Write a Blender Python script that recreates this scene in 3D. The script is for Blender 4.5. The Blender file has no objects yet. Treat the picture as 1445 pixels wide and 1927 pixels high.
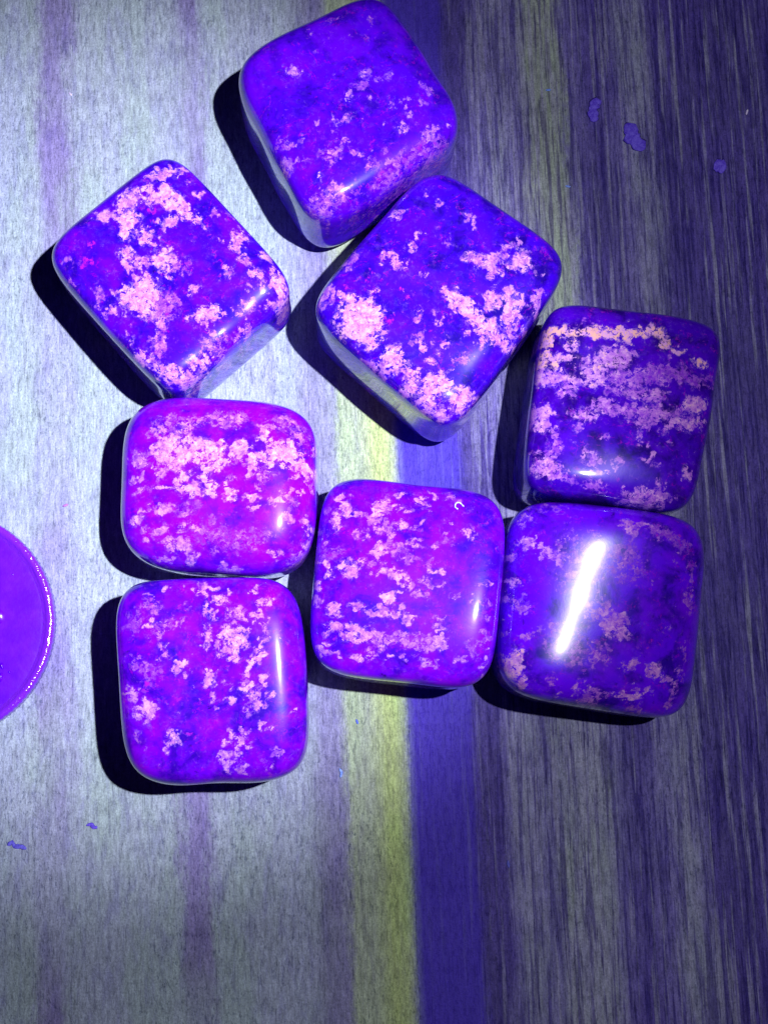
import bpy, math, random
import numpy as np
from mathutils import Matrix, Vector

MM = 0.001                      # the scene is built at real size; tables below are in millimetres
sc = bpy.context.scene
col = sc.collection

# ------------------------------------------------------------------ camera
CAM_LOC = [-7.0309, -21.8732, 136.0]
CAM_ROT = [[0.9987, 0.0, -0.050975], [-0.008094, 0.987312, -0.158585], [0.050329, 0.158792, 0.986029]]
CAM_F = 2400.0

cam_data = bpy.data.cameras.new('camera')
cam = bpy.data.objects.new('camera', cam_data); col.objects.link(cam)
cam_data.sensor_fit = 'VERTICAL'; cam_data.sensor_height = 24.0
cam_data.lens = 24.0 * CAM_F / 1927.0
cam_data.clip_start = 0.005; cam_data.clip_end = 10.0
m4 = Matrix(CAM_ROT).to_4x4(); m4.translation = Vector(CAM_LOC) * MM
cam.matrix_world = m4
sc.camera = cam

# ------------------------------------------------------------------ dark room, one hand-held ultraviolet torch
world = bpy.data.worlds.new('World'); sc.world = world; world.use_nodes = True
bg = world.node_tree.nodes['Background']
bg.inputs[0].default_value = (0.25, 0.18, 0.6, 1); bg.inputs[1].default_value = 0.006
TORCH_AT = Vector((51.51, 0.80, 200.0)) * MM
TORCH_AIM = Vector((-25.46, 11.30, 0)) * MM
for nm, watts, cone in (('torch_hot_spot', 3.8, 30.5), ('torch_spill', .78, 88)):     # one torch: its hot spot and its wide spill
    torch = bpy.data.lights.new(nm, 'SPOT')
    torch.energy = watts; torch.color = (0.93, 0.93, 1.0)
    torch.shadow_soft_size = 1.9 * MM
    torch.spot_size = math.radians(cone); torch.spot_blend = 1.0
    torch_obj = bpy.data.objects.new(nm, torch); col.objects.link(torch_obj)
    torch_obj.location = TORCH_AT
    torch_obj.rotation_euler = (TORCH_AIM - TORCH_AT).to_track_quat('-Z', 'Y').to_euler()
vs = sc.view_settings
vs.view_transform = 'Standard'; vs.look = 'None'; vs.exposure = 0.0; vs.gamma = 1.0
vs.use_curve_mapping = False
sc.cycles.max_bounces = 4

# ------------------------------------------------------------------ helpers
class NT:
    def __init__(s, name):
        s.m = bpy.data.materials.new(name); s.m.use_nodes = True
        s.t = s.m.node_tree; s.bsdf = s.t.nodes['Principled BSDF']
    def n(s, kind, **kw):
        nd = s.t.nodes.new(kind)
        for k, v in kw.items(): setattr(nd, k, v)
        return nd
    def put(s, sock, v):
        if hasattr(v, 'is_linked') or isinstance(v, bpy.types.NodeSocket): s.t.links.new(v, sock)
        else: sock.default_value = v
    def math(s, op, a, b=0.0, c=None, clamp=False):
        nd = s.n('ShaderNodeMath', operation=op); nd.use_clamp = clamp
        s.put(nd.inputs[0], a); s.put(nd.inputs[1], b)
        if c is not None: s.put(nd.inputs[2], c)
        return nd.outputs[0]
    def vmath(s, op, a, b):
        nd = s.n('ShaderNodeVectorMath', operation=op); s.put(nd.inputs[0], a)
        if op == 'SCALE': s.put(nd.inputs[3], b)
        else: s.put(nd.inputs[1], b)
        return nd.outputs[0]
    def coords(s, scale=(1000, 1000, 1000), rotz=0.0):
        tc = s.n('ShaderNodeTexCoord'); mp = s.n('ShaderNodeMapping')
        mp.inputs['Scale'].default_value = scale; mp.inputs['Rotation'].default_value = (0, 0, rotz)
        s.t.links.new(tc.outputs['Object'], mp.inputs[0]); return mp.outputs[0]
    def noise(s, vec, scale, detail=3.0, rough=0.55, dist=0.0, off=None, color=False):
        if off: vec = s.vmath('ADD', vec, off)
        nd = s.n('ShaderNodeTexNoise'); s.put(nd.inputs['Vector'], vec)
        nd.inputs['Scale'].default_value = scale; nd.inputs['Detail'].default_value = detail
        nd.inputs['Roughness'].default_value = rough; nd.inputs['Distortion'].default_value = dist
        return nd.outputs['Color' if color else 'Fac']
    def step(s, v, lo, hi, a=0.0, b=1.0, smooth=True):
        nd = s.n('ShaderNodeMapRange', interpolation_type='SMOOTHSTEP' if smooth else 'LINEAR')
        s.put(nd.inputs[0], v); s.put(nd.inputs[1], lo); s.put(nd.inputs[2], hi)
        s.put(nd.inputs[3], a); s.put(nd.inputs[4], b); return nd.outputs[0]
    def mix(s, f, a, b, mode='MIX'):
        nd = s.n('ShaderNodeMix', data_type='RGBA', blend_type=mode)
        s.put(nd.inputs[0], f)
        for k, v in ((6, a), (7, b)): s.put(nd.inputs[k], v if not isinstance(v, tuple) else (*v[:3], 1))
        return nd.outputs[2]
    def ramp(s, f, stops, interp='LINEAR'):
        nd = s.n('ShaderNodeValToRGB'); s.put(nd.inputs[0], f); e = nd.color_ramp.elements
        nd.color_ramp.interpolation = interp
        while len(e) < len(stops): e.new(0.5)
        for el, (p, c) in zip(e, sorted(stops)): el.position = p
        for el, (p, c) in zip(e, sorted(stops)): el.color = (*c, 1)
        return nd.outputs[0]
    def bump(s, h, strength, dist):
        nd = s.n('ShaderNodeBump'); nd.inputs['Strength'].default_value = strength
        nd.inputs['Distance'].default_value = dist; s.put(nd.inputs['Height'], h)
        s.t.links.new(nd.outputs[0], s.bsdf.inputs['Normal'])
    def done(s, color, rough=0.5, ior=1.45, metal=0.0):
        s.put(s.bsdf.inputs['Base Color'], color if not isinstance(color, tuple) else (*color, 1))
        s.put(s.bsdf.inputs['Roughness'], rough); s.bsdf.inputs['IOR'].default_value = ior
        s.bsdf.inputs['Metallic'].default_value = metal; return s.m

def mesh_obj(name, verts, faces, mat, parent=None, loc=(0, 0, 0), smooth=True):
    me = bpy.data.meshes.new(name)
    me.from_pydata([tuple(v) for v in verts], [], [tuple(int(i) for i in f) for f in faces])
    me.validate(); me.update()
    if smooth: me.polygons.foreach_set('use_smooth', [True] * len(me.polygons))
    me.materials.append(mat)
    o = bpy.data.objects.new(name, me); col.objects.link(o); o.location = loc; o.parent = parent
    return o

def tag(o, label, cat, group=None):
    o['label'] = label; o['category'] = cat
    if group: o['group'] = group
    return o

# ------------------------------------------------------------------ tabletop of striped wood
GRAIN = math.radians(1.6)       # the grain leans slightly to the left going away from the viewer
CG, SG = math.cos(GRAIN), math.sin(GRAIN)
LAV, GREY, PURP = (.35, .40, .63), (.345, .40, .53), (.24, .21, .47)
SAGE, LIME, BLUE = (.36, .43, .33), (.42, .53, .22), (.065, .036, .46)
DARK, MAUVE, ASH, OLIVE = (.085, .06, .31), (.175, .15, .42), (.27, .27, .45), (.30, .34, .33)
BANDS = [(-42.18, LAV), (-37.61, GREY), (-36.16, PURP), (-34.11, PURP), (-32.49, GREY),
  (-22.45, GREY), (-21.09, PURP), (-19.45, PURP), (-18.25, GREY), (-10.14, (.32,.35,.50)),
  (-7.67, (.24,.23,.44)), (-5.19, (.24,.23,.44)), (-4.53, SAGE), (-2.43, SAGE), (-0.66, LIME), (0.45, LIME),
  (1.34, SAGE), (1.61, SAGE), (1.95, BLUE), (8.45, BLUE), (8.9, DARK), (11.2, DARK), (12.5, MAUVE), (14.6, ASH), (16.5, MAUVE),
  (18.8, OLIVE), (21.6, OLIVE), (22.8, MAUVE), (26, DARK), (29.0, MAUVE), (31, ASH), (33.7, DARK)]
CUTS = [-75, -48.60, -37.02, -33.30, -21.85, -18.80, -7.83, -4.86, 1.78, 8.62, 14.0, 18.2,
  22.2, 29.6, 33.0, 42.0, 85]

def wood():
    k = NT('striped_wood')
    P = k.coords(rotz=-GRAIN)                                  # x across the grain, y along it, in mm
    def stretched(sx, sy, **kw): return k.noise(k.vmath('MULTIPLY', P, (sx, sy, 0.0)), 1.0, **kw)
    sep = k.n('ShaderNodeSeparateXYZ'); k.put(sep.inputs[0], P); u = sep.outputs[0]
    slow = k.math('ADD', k.math('MULTIPLY_ADD', stretched(.10, .018, detail=2), 4.0, -2.0), k.math('MULTIPLY_ADD', stretched(.5, .09, detail=3, off=(5.0, 40.0, 0.0)), 4.4, -2.2))
    fuzz = k.math('MULTIPLY_ADD', stretched(3.0, 1.1, detail=3, rough=.7), 1.3, -.65)
    inner = k.step(k.math('ABSOLUTE', k.math('SUBTRACT', u, 2.00)), 3.0, 12.0)   # lines near the blue strip stay straight
    uu = k.math('ADD', u, k.math('ADD', k.math('MULTIPLY', slow, inner), k.math('MULTIPLY', fuzz, k.math('MULTIPLY_ADD', inner, 1.0, .62))))
    c = k.ramp(k.step(uu, -80, 80, smooth=False), [((p + 80) / 160, q) for p, q in BANDS])
    fade = k.math('MULTIPLY', k.step(u, -10.14, -6.84, 1, 0), k.step(stretched(.07, .035, detail=2, off=(9.0, 2.2, 0.0)), .40, .60, 0, .8))
    c = k.mix(fade, c, (.35, .40, .55))
    low = k.math('MULTIPLY', k.step(sep.outputs[1], -15.0, 12.0, .75, 0), k.math('MULTIPLY', k.step(u, 17.0, 19.0), k.step(u, 22.0, 24.0, 1, 0)))
    c = k.mix(low, c, ASH)                                     # the olive streak turns ash grey towards the viewer
    right = k.step(u, 5.89, 14.26)
    isblue = k.math('MULTIPLY', k.step(u, 1.56, 2.11), k.step(u, 8.28, 8.95, 1, 0))
    # cloudy colour drift: lavender against sage grey
    cloud = stretched(.16, .05, detail=4, rough=.6)
    c = k.mix(k.math('MULTIPLY', k.step(cloud, .42, .62), k.math('MULTIPLY_ADD', isblue, -.4, .42)), c, k.mix(1.0, c, (.92, 1.12, .72), 'MULTIPLY'))
    blot = stretched(.9, .22, detail=5, rough=.65, dist=.6)
    c = k.mix(k.math('MULTIPLY', k.step(blot, .45, .68), k.math('MULTIPLY_ADD', isblue, -.2, .52)), c, k.mix(1.0, c, (.62, .56, .86), 'MULTIPLY'))
    # long pale and dark fibres, strong on the dark right-hand wood
    fib = stretched(2.1, .085, detail=4, rough=.6, dist=.25)
    fibw = k.math('MULTIPLY', k.step(fib, .46, .60), k.math('MULTIPLY_ADD', right, .80, .10))
    c = k.mix(fibw, c, k.mix(1.0, c, (.36, .30, .62), 'MULTIPLY'))
    pale = stretched(1.5, .05, detail=4, rough=.62, off=(31.0, 7.0, 0.0))
    c = k.mix(k.math('MULTIPLY', k.step(pale, .52, .66), k.math('MULTIPLY_ADD', right, .55, .08)), c, (.31, .31, .46))
    thin = stretched(5.0, .22, detail=2, rough=.5, off=(3.0, 91.0, 0.0))
    c = k.mix(k.math('MULTIPLY', k.step(thin, .62, .70), k.math('MULTIPLY_ADD', right, .55, .25)), c, k.mix(1.0, c, (.28, .24, .48), 'MULTIPLY'))
    # short pores and pale specks
    pore = stretched(4.2, 1.5, detail=3, rough=.6, dist=.5, off=(11.0, 5.0, 0.0))
    zone = k.step(stretched(.12, .05, detail=2, off=(50.0, 3.0, 0.0)), .40, .60)
    c = k.mix(k.math('MULTIPLY', k.step(pore, .57, .66), k.math('MULTIPLY', k.math('MULTIPLY_ADD', isblue, -.5, .70), k.math('MULTIPLY_ADD', zone, .75, .25))), c, k.mix(1.0, c, (.40, .44, .55), 'MULTIPLY'))
    big = stretched(2.0, .62, detail=4, rough=.68, dist=.7, off=(23.0, 15.0, 0.0))
    zone2 = k.step(stretched(.10, .06, detail=2, off=(90.0, 33.0, 0.0)), .42, .62, .15, 1.0)
    c = k.mix(k.math('MULTIPLY', k.step(big, .57, .66), k.math('MULTIPLY', k.math('MULTIPLY_ADD', isblue, -.5, .62), zone2)), c, k.mix(1.0, c, (.46, .48, .60), 'MULTIPLY'))
    light = stretched(1.2, .5, detail=4, rough=.7, dist=.8, off=(7.0, 71.0, 0.0))
    c = k.mix(k.math('MULTIPLY', k.step(light, .55, .70), k.math('MULTIPLY_ADD', isblue, -.25, .35)), c, k.mix(1.0, c, (1.3, 1.32, 1.2), 'MULTIPLY'))
    spk = stretched(5.5, 3.6, detail=2, rough=.5, off=(71.0, 5.0, 0.0))
    c = k.mix(k.math('MULTIPLY', k.step(spk, .60, .72), k.math('MULTIPLY_ADD', isblue, -.3, .38)), c, k.mix(1.0, c, (1.35, 1.4, 1.3), 'MULTIPLY'))
    grit = k.noise(P, 4.6, 3, .75, 0.0, (8.0, 2.0, 0.0)); grit2 = stretched(2.6, .55, detail=4, rough=.75, off=(2.0, 66.0, 0.0))
    gm = k.math('MULTIPLY', k.step(grit, .30, .70, .74, 1.26, smooth=False), k.step(grit2, .34, .66, .70, 1.28, smooth=False))
    gm = k.math('ADD', k.math('MULTIPLY', gm, k.math('MULTIPLY_ADD', isblue, -.5, 1.0)), k.math('MULTIPLY', isblue, .5))
    cmb = k.n('ShaderNodeCombineXYZ')
    for q in range(3): k.put(cmb.inputs[q], gm)
    c = k.mix(1.0, c, cmb.outputs[0], 'MULTIPLY')
    h = k.math('SUBTRACT', k.math('MULTIPLY', spk, .4), k.math('ADD', k.math('ADD', k.step(pore, .55, .68), k.step(big, .56, .67)), k.math('MULTIPLY', k.step(thin, .6, .7), .7)))
    k.bump(k.math('ADD', h, grit), .45, .00014)
    k.bsdf.inputs['Specular IOR Level'].default_value = .25
    return k.done(c, .62)
WOOD = wood()

def uv_point(u, v, z):          # u across the grain, v along it
    return (u * CG - v * SG, u * SG + v * CG, z)
base_v = [(x * MM, y * MM, z * MM) for z in (-12, -1.2) for x, y in ((-78, -78), (88, -78), (88, 82), (-78, 82))]
table = mesh_obj('tabletop', base_v, [(3, 2, 1, 0), (4, 5, 6, 7), (0, 1, 5, 4), (1, 2, 6, 5), (2, 3, 7, 6), (3, 0, 4, 7)], WOOD, smooth=False)
table['kind'] = 'structure'
table['label'] = 'matte tabletop of striped wood under the stones'
rng = random.Random(4)
VS = np.linspace(-76, 80, 79)
def edge(i): 
    r = random.Random(100 + i); ph = [r.uniform(0, 6.3) for _ in range(3)]
    return [CUTS[i] + .05 * math.sin(v * .21 + ph[0]) + .03 * math.sin(v * .83 + ph[1]) for v in VS]
for i in range(len(CUTS) - 1):
    L, R = edge(i), edge(i + 1); z = -rng.uniform(0, .012); b = .03
    V, Fc = [], []
    for l, r, v in zip(L, R, VS):
        for q in (uv_point(l, v, -1.19), uv_point(l, v, z - b), uv_point(l + b, v, z), uv_point(r - b, v, z), uv_point(r, v, z - b), uv_point(r, v, -1.19)):
            V.append([c * MM for c in q])
    for j in range(len(VS) - 1):
        for k in range(5): Fc.append((j * 6 + k, j * 6 + k + 1, j * 6 + k + 7, j * 6 + k + 6))
    Fc.append(tuple(range(6))); e = (len(VS) - 1) * 6; Fc.append(tuple(reversed(range(e, e + 6))))
    Fc = [tuple(reversed(f)) for f in Fc]
    mesh_obj('wood_strip', V, Fc, WOOD, table, smooth=False)

# ------------------------------------------------------------------ polished stones
STONES = {
 1: dict(loc=(-3.92, 41.72), quad=[(-13.28, 4.19), (3.43, 13.52), (13.35, -2.97), (-3.5, -14.74)], height=12.7, plan=5.0, profile=5.6,
  patches=[
   (-5.62,2.17,0.69,0.5,0,0.77,0.8),(-1.55,2.14,0.4,0.24,0,0.52,0.6),(1.74,2.2,0.5,0.4,0,0.69,0.8),(1.23,1.12,1.09,0.5,20,0.69,0.6),
   (0.04,-0.17,0.6,0.44,20,0.86,0.9),(3.63,1.81,0.7,0.5,0,0.52,0.7),(2.52,-0.56,0.44,0.24,0,0.65,0.7),(4.8,-0.83,0.6,0.36,0,0.6,0.7),
   (6.18,-1.98,0.4,0.36,0,0.86,0.8),(6.1,-0.6,0.6,0.3,0,0.52,0.6),(7.6,-0.68,0.5,0.24,0,0.52,0.6),(8.21,0.72,0.6,0.5,0,0.52,0.55),
   (5.57,-3.68,0.7,0.44,0,0.6,0.7),(3.69,-3.18,0.24,0.2,0,0.77,0.8),(8.35,-3.84,1,0.44,20,0.69,0.65),(10.16,-2.86,0.24,0.3,0,0.73,0.8),
   (-0.67,-2.83,1.19,0.4,20,0.56,0.7),(-1.46,-4,0.39,0.36,0,0.69,0.7),(-3.33,-3.19,0.2,0.16,0,0.73,0.8),(-7.26,-5.14,0.39,0.78,-30,0.6,0.5),
   (-6.18,-5.44,0.69,0.49,0,0.65,0.65),(-4.91,-5.31,0.29,0.24,0,0.73,0.8),(-6.57,-7.73,0.69,0.78,0,0.77,0.75),(-4.71,-7.19,0.98,0.29,0,0.52,0.6),
   (-1.76,-6.52,0.98,0.89,0,0.52,0.7),(-0.28,-5.24,0.49,0.39,0,0.52,0.6),(0.41,-6.17,0.59,0.3,0,0.52,0.6),(1.29,-6.79,0.3,0.24,0,0.77,0.8),
   (2.28,-6.14,0.16,0.24,0,0.73,0.8),(3.76,-6.12,0.4,0.3,0,0.52,0.6),(-1.37,-10.56,1.18,0.69,0,0.82,0.65),(-2.94,-11.82,1.76,0.98,15,0.77,0.55),
   (2.57,-7.6,0.99,0.49,20,0.69,0.55),(5.54,-6.72,1.78,0.59,25,0.69,0.45),(8.53,-5.42,1.79,0.79,25,0.77,0.4),(4.53,-8.61,2.37,0.99,25,0.6,0.35),
   (0.59,-10.33,0.98,0.49,20,0.52,0.4),(-2.94,-9.14,0.29,0.24,0,0.73,0.8),(-1.53,8.69,0.8,0.24,0,0.52,0.5),(2.48,8.34,0.4,0.6,0,0.52,0.55),
   (-3.94,7.13,0.24,0.4,0,0.52,0.5),(6.74,-5.87,1.98,0.5,25,0.6,0.4),(7.91,-7.1,2.97,0.99,30,0.6,0.35),(1.56,-11.97,2.35,0.78,30,0.52,0.3),
   (1.26,6.37,0.8,0.24,0,0.39,0.4),(-3.34,4.56,0.5,0.2,20,0.43,0.4),]),
 2: dict(loc=(-22.27, 23.32), quad=[(-13.71, 1.85), (-0.31, 13.85), (13.67, -1.76), (0.35, -13.94)], height=11.7, plan=6.4, profile=6.2,
  patches=[
   (-3.81,7.47,1.41,0.91,30,1,1),(-5.97,5.52,1.4,0.56,20,1,0.95),(-4.05,4.9,1,1.1,0,1,1),(-4.02,3.62,0.8,0.8,0,1,1),(-0.58,7.51,1.51,1.01,0,1,1),
   (0.25,6.56,0.71,0.71,0,1,1),(1.47,6.04,0.81,0.81,-40,1,0.95),(2.9,4.88,0.5,0.5,0,1,0.9),(2.85,7.88,0.51,0.41,0,0.8,0.8),
   (0.08,4.52,0.77,0.6,-30,1,0.95),(-2.1,3.01,0.6,0.9,20,1,1),(-4.16,1.08,0.64,0.8,0,1,0.95),(-3.93,-0.28,0.4,0.36,0,0.85,0.8),
   (-2.74,0.36,0.44,0.7,0,0.9,0.9),(-0.45,0.91,1,0.9,-30,1,1),(-0.13,-0.46,0.5,0.6,0,1,0.95),(1.56,0.09,0.9,0.9,0,0.65,0.4),
   (-2.05,0.58,0.3,0.6,0,0.6,0.8),(-2.66,-3.52,1.69,1.59,0,1.15,1),(-2.01,-1.42,0.7,0.6,0,0.9,0.95),(-3,-1.43,0.3,0.4,0,0.85,0.8),
   (0.24,-4.12,1,1.2,0,0.8,0.45),(-0.53,-5.69,0.79,0.7,0,0.9,0.8),(-6.84,-3.14,0.36,0.89,15,0.65,0.55),(-5.9,-4.8,0.75,0.5,0,0.9,0.8),
   (-6.81,-4.28,0.3,0.2,0,0.85,0.8),(-5.07,-2.6,0.28,0.24,0,0.85,0.8),(2.61,-2.43,0.6,0.5,0,0.65,0.8),(4.14,-4.92,1.2,0.8,20,1,0.9),
   (3.56,-6.07,0.4,0.3,0,0.9,0.8),(2.35,-5.46,0.4,0.24,0,0.75,0.8),(5.44,3.05,0.3,0.2,0,0.85,0.8),(7.06,3.11,0.71,1.01,-20,0.95,0.9),
   (6.66,2.26,0.4,0.4,0,0.9,0.8),(7.79,0.57,0.71,0.4,-30,0.85,0.8),(6.09,-0.5,0.4,0.6,0,0.75,0.8),(9.01,-0.68,0.5,0.81,25,0.85,0.8),
   (9.8,1.44,0.51,0.71,30,0.9,0.9),(11.23,-1.71,0.6,1.41,15,1,1),(11.64,-3.18,0.7,1.01,0,0.9,0.9),(9.62,-2.15,0.3,0.6,0,0.85,0.8),
   (10.44,-3.82,0.6,0.4,0,0.7,0.8),(7.83,-4.26,1.2,0.6,35,0.7,0.7),(7.46,-6.77,1,0.6,40,0.7,0.7),(4.88,-7.83,1.19,1,30,0.55,0.6),
   (3.11,-9.7,0.79,0.69,0,0.9,0.9),(1.93,-9.91,0.3,0.2,0,0.9,0.8),(-0.77,-8.48,0.69,1.58,0,0.85,0.6),(-2.23,-9.52,0.99,0.59,-30,1,1),
   (0.36,-10.95,1.58,0.59,-15,1,0.95),(1.96,-11.55,1.78,0.59,10,0.9,0.9),(-3.26,-7.88,0.24,0.59,0,0.7,0.7),(-4.06,-7.27,0.4,0.3,0,0.6,0.8),
   (-10.13,0.6,0.24,0.44,0,0.75,0.6),(-9.96,-1.5,0.24,0.59,0,0.65,0.6),(-8.03,0.31,0.48,0.52,0,0.8,-0.2),(-7.58,2.1,0.28,0.32,0,0.6,-0.2),
   (4.7,5.86,0.51,0.61,0,0.55,0.5),(6.33,5.67,0.61,0.3,-35,0.7,0.6),(-0.63,10.09,1.62,0.51,15,1,0.9),(0.78,10.65,0.81,0.24,0,0.8,0.9),
   (-0.78,-13,2.36,0.59,-10,0.5,0.4),(1.82,9.05,0.24,0.24,0,0.7,0.5),(5.49,-9.06,0.8,0.5,30,0.6,0.7),(8.42,-2.16,0.4,0.28,0,0.7,0.8),
   (-1.75,5.35,0.16,1.21,-12,0.6,-0.2),]),
 3: dict(loc=(5.43, 21.06), quad=[(-14.35, -2.02), (-0.75, 14.35), (14.31, 3.39), (0.78, -15.72)], height=13.2, plan=6.0, profile=6.2,
  patches=[
   (-1.43,9.79,0.41,0.37,0,0.8,0.7),(-0.32,8.74,0.29,0.33,30,0.8,0.8),(-4.61,7.61,0.81,0.45,20,0.9,0.8),(2.61,7.38,0.31,0.41,30,0.75,0.8),
   (3.21,6.43,0.31,0.45,0,0.8,0.8),(-2.4,5.3,0.28,0.37,0,0.8,0.8),(-3.13,3.92,0.51,0.61,30,0.8,0.7),(0.63,4.38,0.28,0.24,0,0.8,0.7),
   (-4.76,2.63,1.01,0.71,-20,0.9,0.8),(-3.76,2.12,0.4,0.24,0,0.7,0.8),(-1.85,0.98,0.44,0.28,0,0.7,0.7),(0.54,5.12,0.24,0.28,0,0.6,0.8),
   (-6.8,-0.74,0.3,0.28,0,0.85,0.8),(-8.22,-3.67,2,1.9,0,1.1,1),(-9.41,-1.7,0.8,0.6,0,0.9,0.95),(-7.23,-5.62,0.9,0.8,0,0.9,1),
   (-6.62,-3.55,0.5,0.4,0,0.85,0.8),(-10.21,-0.98,0.36,0.24,0,0.85,0.8),(-8.81,-1.7,0.4,0.5,0,0.9,0.8),(-5.32,-3.64,0.24,0.36,0,0.8,-0.2),
   (-2.41,-3.1,0.44,0.7,0,0.7,0.6),(-0.31,-3.81,0.56,0.32,0,0.9,0.8),(-2.15,-6.51,0.6,0.44,0,0.75,0.8),(-2.64,-5.59,0.8,0.5,30,0.65,0.8),
   (-0.04,-6.19,0.9,0.5,30,0.8,0.8),(-0.79,-2.67,0.3,0.3,0,0.7,0.8),(1.74,-7.62,0.8,0.5,0,0.7,0.6),(-1.47,-7.95,0.6,0.36,0,0.8,0.8),
   (-5.16,-7.67,0.9,1.2,-15,1,1),(-3.48,-9.09,0.8,1,20,0.9,0.9),(-0.7,-10.1,1.4,0.9,20,1,1),(-3.3,-10.83,0.99,0.79,0,1,0.95),
   (-1.52,-11.73,1.19,1.39,0,0.85,0.95),(-0.35,-13.15,1.09,0.44,0,0.9,0.9),(1.86,-11.72,1.3,1,25,1,0.95),(-6.65,-8.5,0.7,0.6,0,0.85,0.8),
   (-6.26,-9.11,0.6,0.5,0,0.7,0.8),(-7.84,-7.68,0.4,0.3,0,0.7,0.8),(0.84,-0.99,0.91,0.61,-20,1,0.95),(2.43,-2.44,1.41,0.71,-40,1,1),
   (4.21,-4.09,1.61,0.81,-40,1,1),(5.59,-5.74,1.41,0.7,-20,0.9,0.9),(4.97,-1.58,0.71,0.91,-20,1,0.9),(6.51,-0.73,0.51,0.61,0,1,0.9),
   (7.07,-2.61,1.01,1.42,-15,1,0.9),(7.7,-1.76,0.61,0.61,0,1,0.9),(9.64,-1.54,0.61,1.02,-10,0.9,0.8),(6.41,-4.9,0.61,0.81,0,0.85,0.8),
   (8.02,2.66,0.82,1.02,0,1,1),(6.78,2.01,0.41,0.37,0,0.9,0.9),(6.93,4.03,0.41,0.33,0,0.9,0.8),(7.66,4.56,0.41,0.31,0,0.85,0.8),
   (4.76,2.63,1.42,0.71,20,0.9,0.85),(5.14,1.36,0.61,0.61,30,0.9,0.8),(3.14,3.03,0.81,0.51,0,0.75,0.8),(2.52,2.6,0.3,0.3,0,0.85,0.8),
   (10.22,1.2,0.31,0.24,0,0.8,0.8),(9.4,1.19,0.24,0.24,0,0.85,0.8),(8.85,3.52,0.31,0.31,0,0.7,0.8),(3.78,-5.75,0.5,0.9,20,0.85,0.8),
   (1.23,-2.24,0.5,0.36,0,0.8,0.7),(2.18,-5.14,0.5,0.3,30,0.7,0.8),(-11.6,-0.89,0.4,1.2,-20,0.9,0.8),(-9.59,2.69,0.6,1.21,-30,0.55,0.6),
   (8.64,-4.68,0.3,0.51,0,0.7,0.8),(-7.59,0.61,0.16,0.16,0,0.8,-0.2),(-9.6,-0.25,0.36,0.16,0,0.7,-0.2),(-3.49,-1.44,0.28,0.14,0,0.8,-0.2),
   (-4.18,-0.3,0.32,0.14,20,0.7,-0.2),(-7.39,1.34,0.14,0.14,0,0.8,-0.2),]),
 4: dict(loc=(24.02, 9.37), quad=[(-7.61, 11.32), (11.83, 9.0), (6.69, -11.34), (-10.9, -8.98)], height=12.2, plan=7.0, profile=7.2,
  patches=[
   (-6.52,7.42,1.91,0.61,-5,1,1.4),(-3.04,7.26,2.09,0.52,0,1,1.4),(0.45,7.2,2.27,0.52,5,1,1.3),(3.09,7.58,1.05,0.53,0,1,1.25),
   (4.45,6.42,0.53,0.88,20,0.9,1.2),(5.8,5.45,0.61,0.26,0,0.85,1.2),(-7.93,6.69,0.69,0.69,0,0.9,1.3),(-5.34,6,0.7,0.52,0,0.85,1.2),
   (-7.99,4.56,1.21,0.61,0,1,1.35),(-6.08,4.57,1.04,0.43,0,0.8,1),(-2.27,4.41,1.91,0.87,15,0.9,0.95),(-0.17,4.78,1.22,1.05,0,0.9,0.9),
   (-3.37,2.81,1.39,1.04,0,0.9,1.1),(-7.53,2.61,1.9,0.78,-10,0.9,0.95),(-8.72,3.13,0.69,0.69,0,0.9,1),(-4.95,2.1,1.38,0.61,0,0.8,0.9),
   (-0.59,2.65,1.91,0.87,0,0.9,0.65),(2.89,2.85,2.09,0.87,0,0.85,0.5),(5.53,3.22,1.92,0.87,-10,0.85,0.5),(7.76,2.34,1.4,0.7,0,0.85,0.5),
   (0.73,1.07,2.6,0.69,-10,0.9,0.65),(2.8,0.72,1.39,0.43,10,0.9,0.75),(8.2,4.21,0.79,0.49,-20,1,1.3),(7.12,-0.14,1.22,0.87,20,1,1),
   (5.81,-2.08,1.91,0.69,-5,0.9,0.85),(2.73,-1.04,2.08,0.87,-5,0.9,0.65),(-0.22,-1.05,2.08,0.61,-10,0.9,0.65),(-2.44,-0.36,1.04,0.69,0,0.9,0.85),
   (-4.37,-1.42,1.21,0.6,0,0.9,0.8),(-5.1,-2.65,0.43,0.34,0,0.75,0.8),(1.99,-2.18,1.04,0.52,0,0.9,0.65),(-9.69,-0.92,0.6,0.77,0,1,0.9),
   (-8.5,-1.26,0.69,0.77,0,1,1),(-8.53,-2.48,0.69,0.69,0,0.9,0.95),(-9.91,-2.66,0.51,0.6,0,0.85,0.8),(-7.56,-4.22,0.69,1.03,0,0.7,0.6),
   (-7.76,-5.43,0.68,0.68,0,0.65,0.6),(-8.32,-6.9,1.28,0.85,-20,0.95,0.85),(-6.47,-7.85,0.68,0.43,0,0.7,0.65),(-9.3,-5.27,0.51,0.26,0,0.65,0.8),
   (-4.01,-5.95,0.77,0.77,0,0.9,0.8),(-1.28,-6.37,0.69,0.43,0,0.8,0.75),(0.9,-3.5,0.26,0.69,0,0.65,0.8),(1.38,-4.54,0.43,0.35,0,0.65,0.8),
   (1.67,-5.85,0.86,0.26,20,0.65,0.8),(2.5,-6.63,0.34,0.52,0,0.6,0.8),(-3.93,-8.54,1.2,0.43,-10,0.75,0.55),(1.68,-9.73,2.23,0.69,0,1,0.85),
   (3.04,-10.08,0.86,0.77,0,0.9,0.8),(5.73,-7.49,0.43,0.69,-20,0.9,1),(2.93,-8.53,0.34,0.34,0,0.65,0.8),(-3.54,-7.33,1.03,0.34,-10,0.8,0.9),
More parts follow.
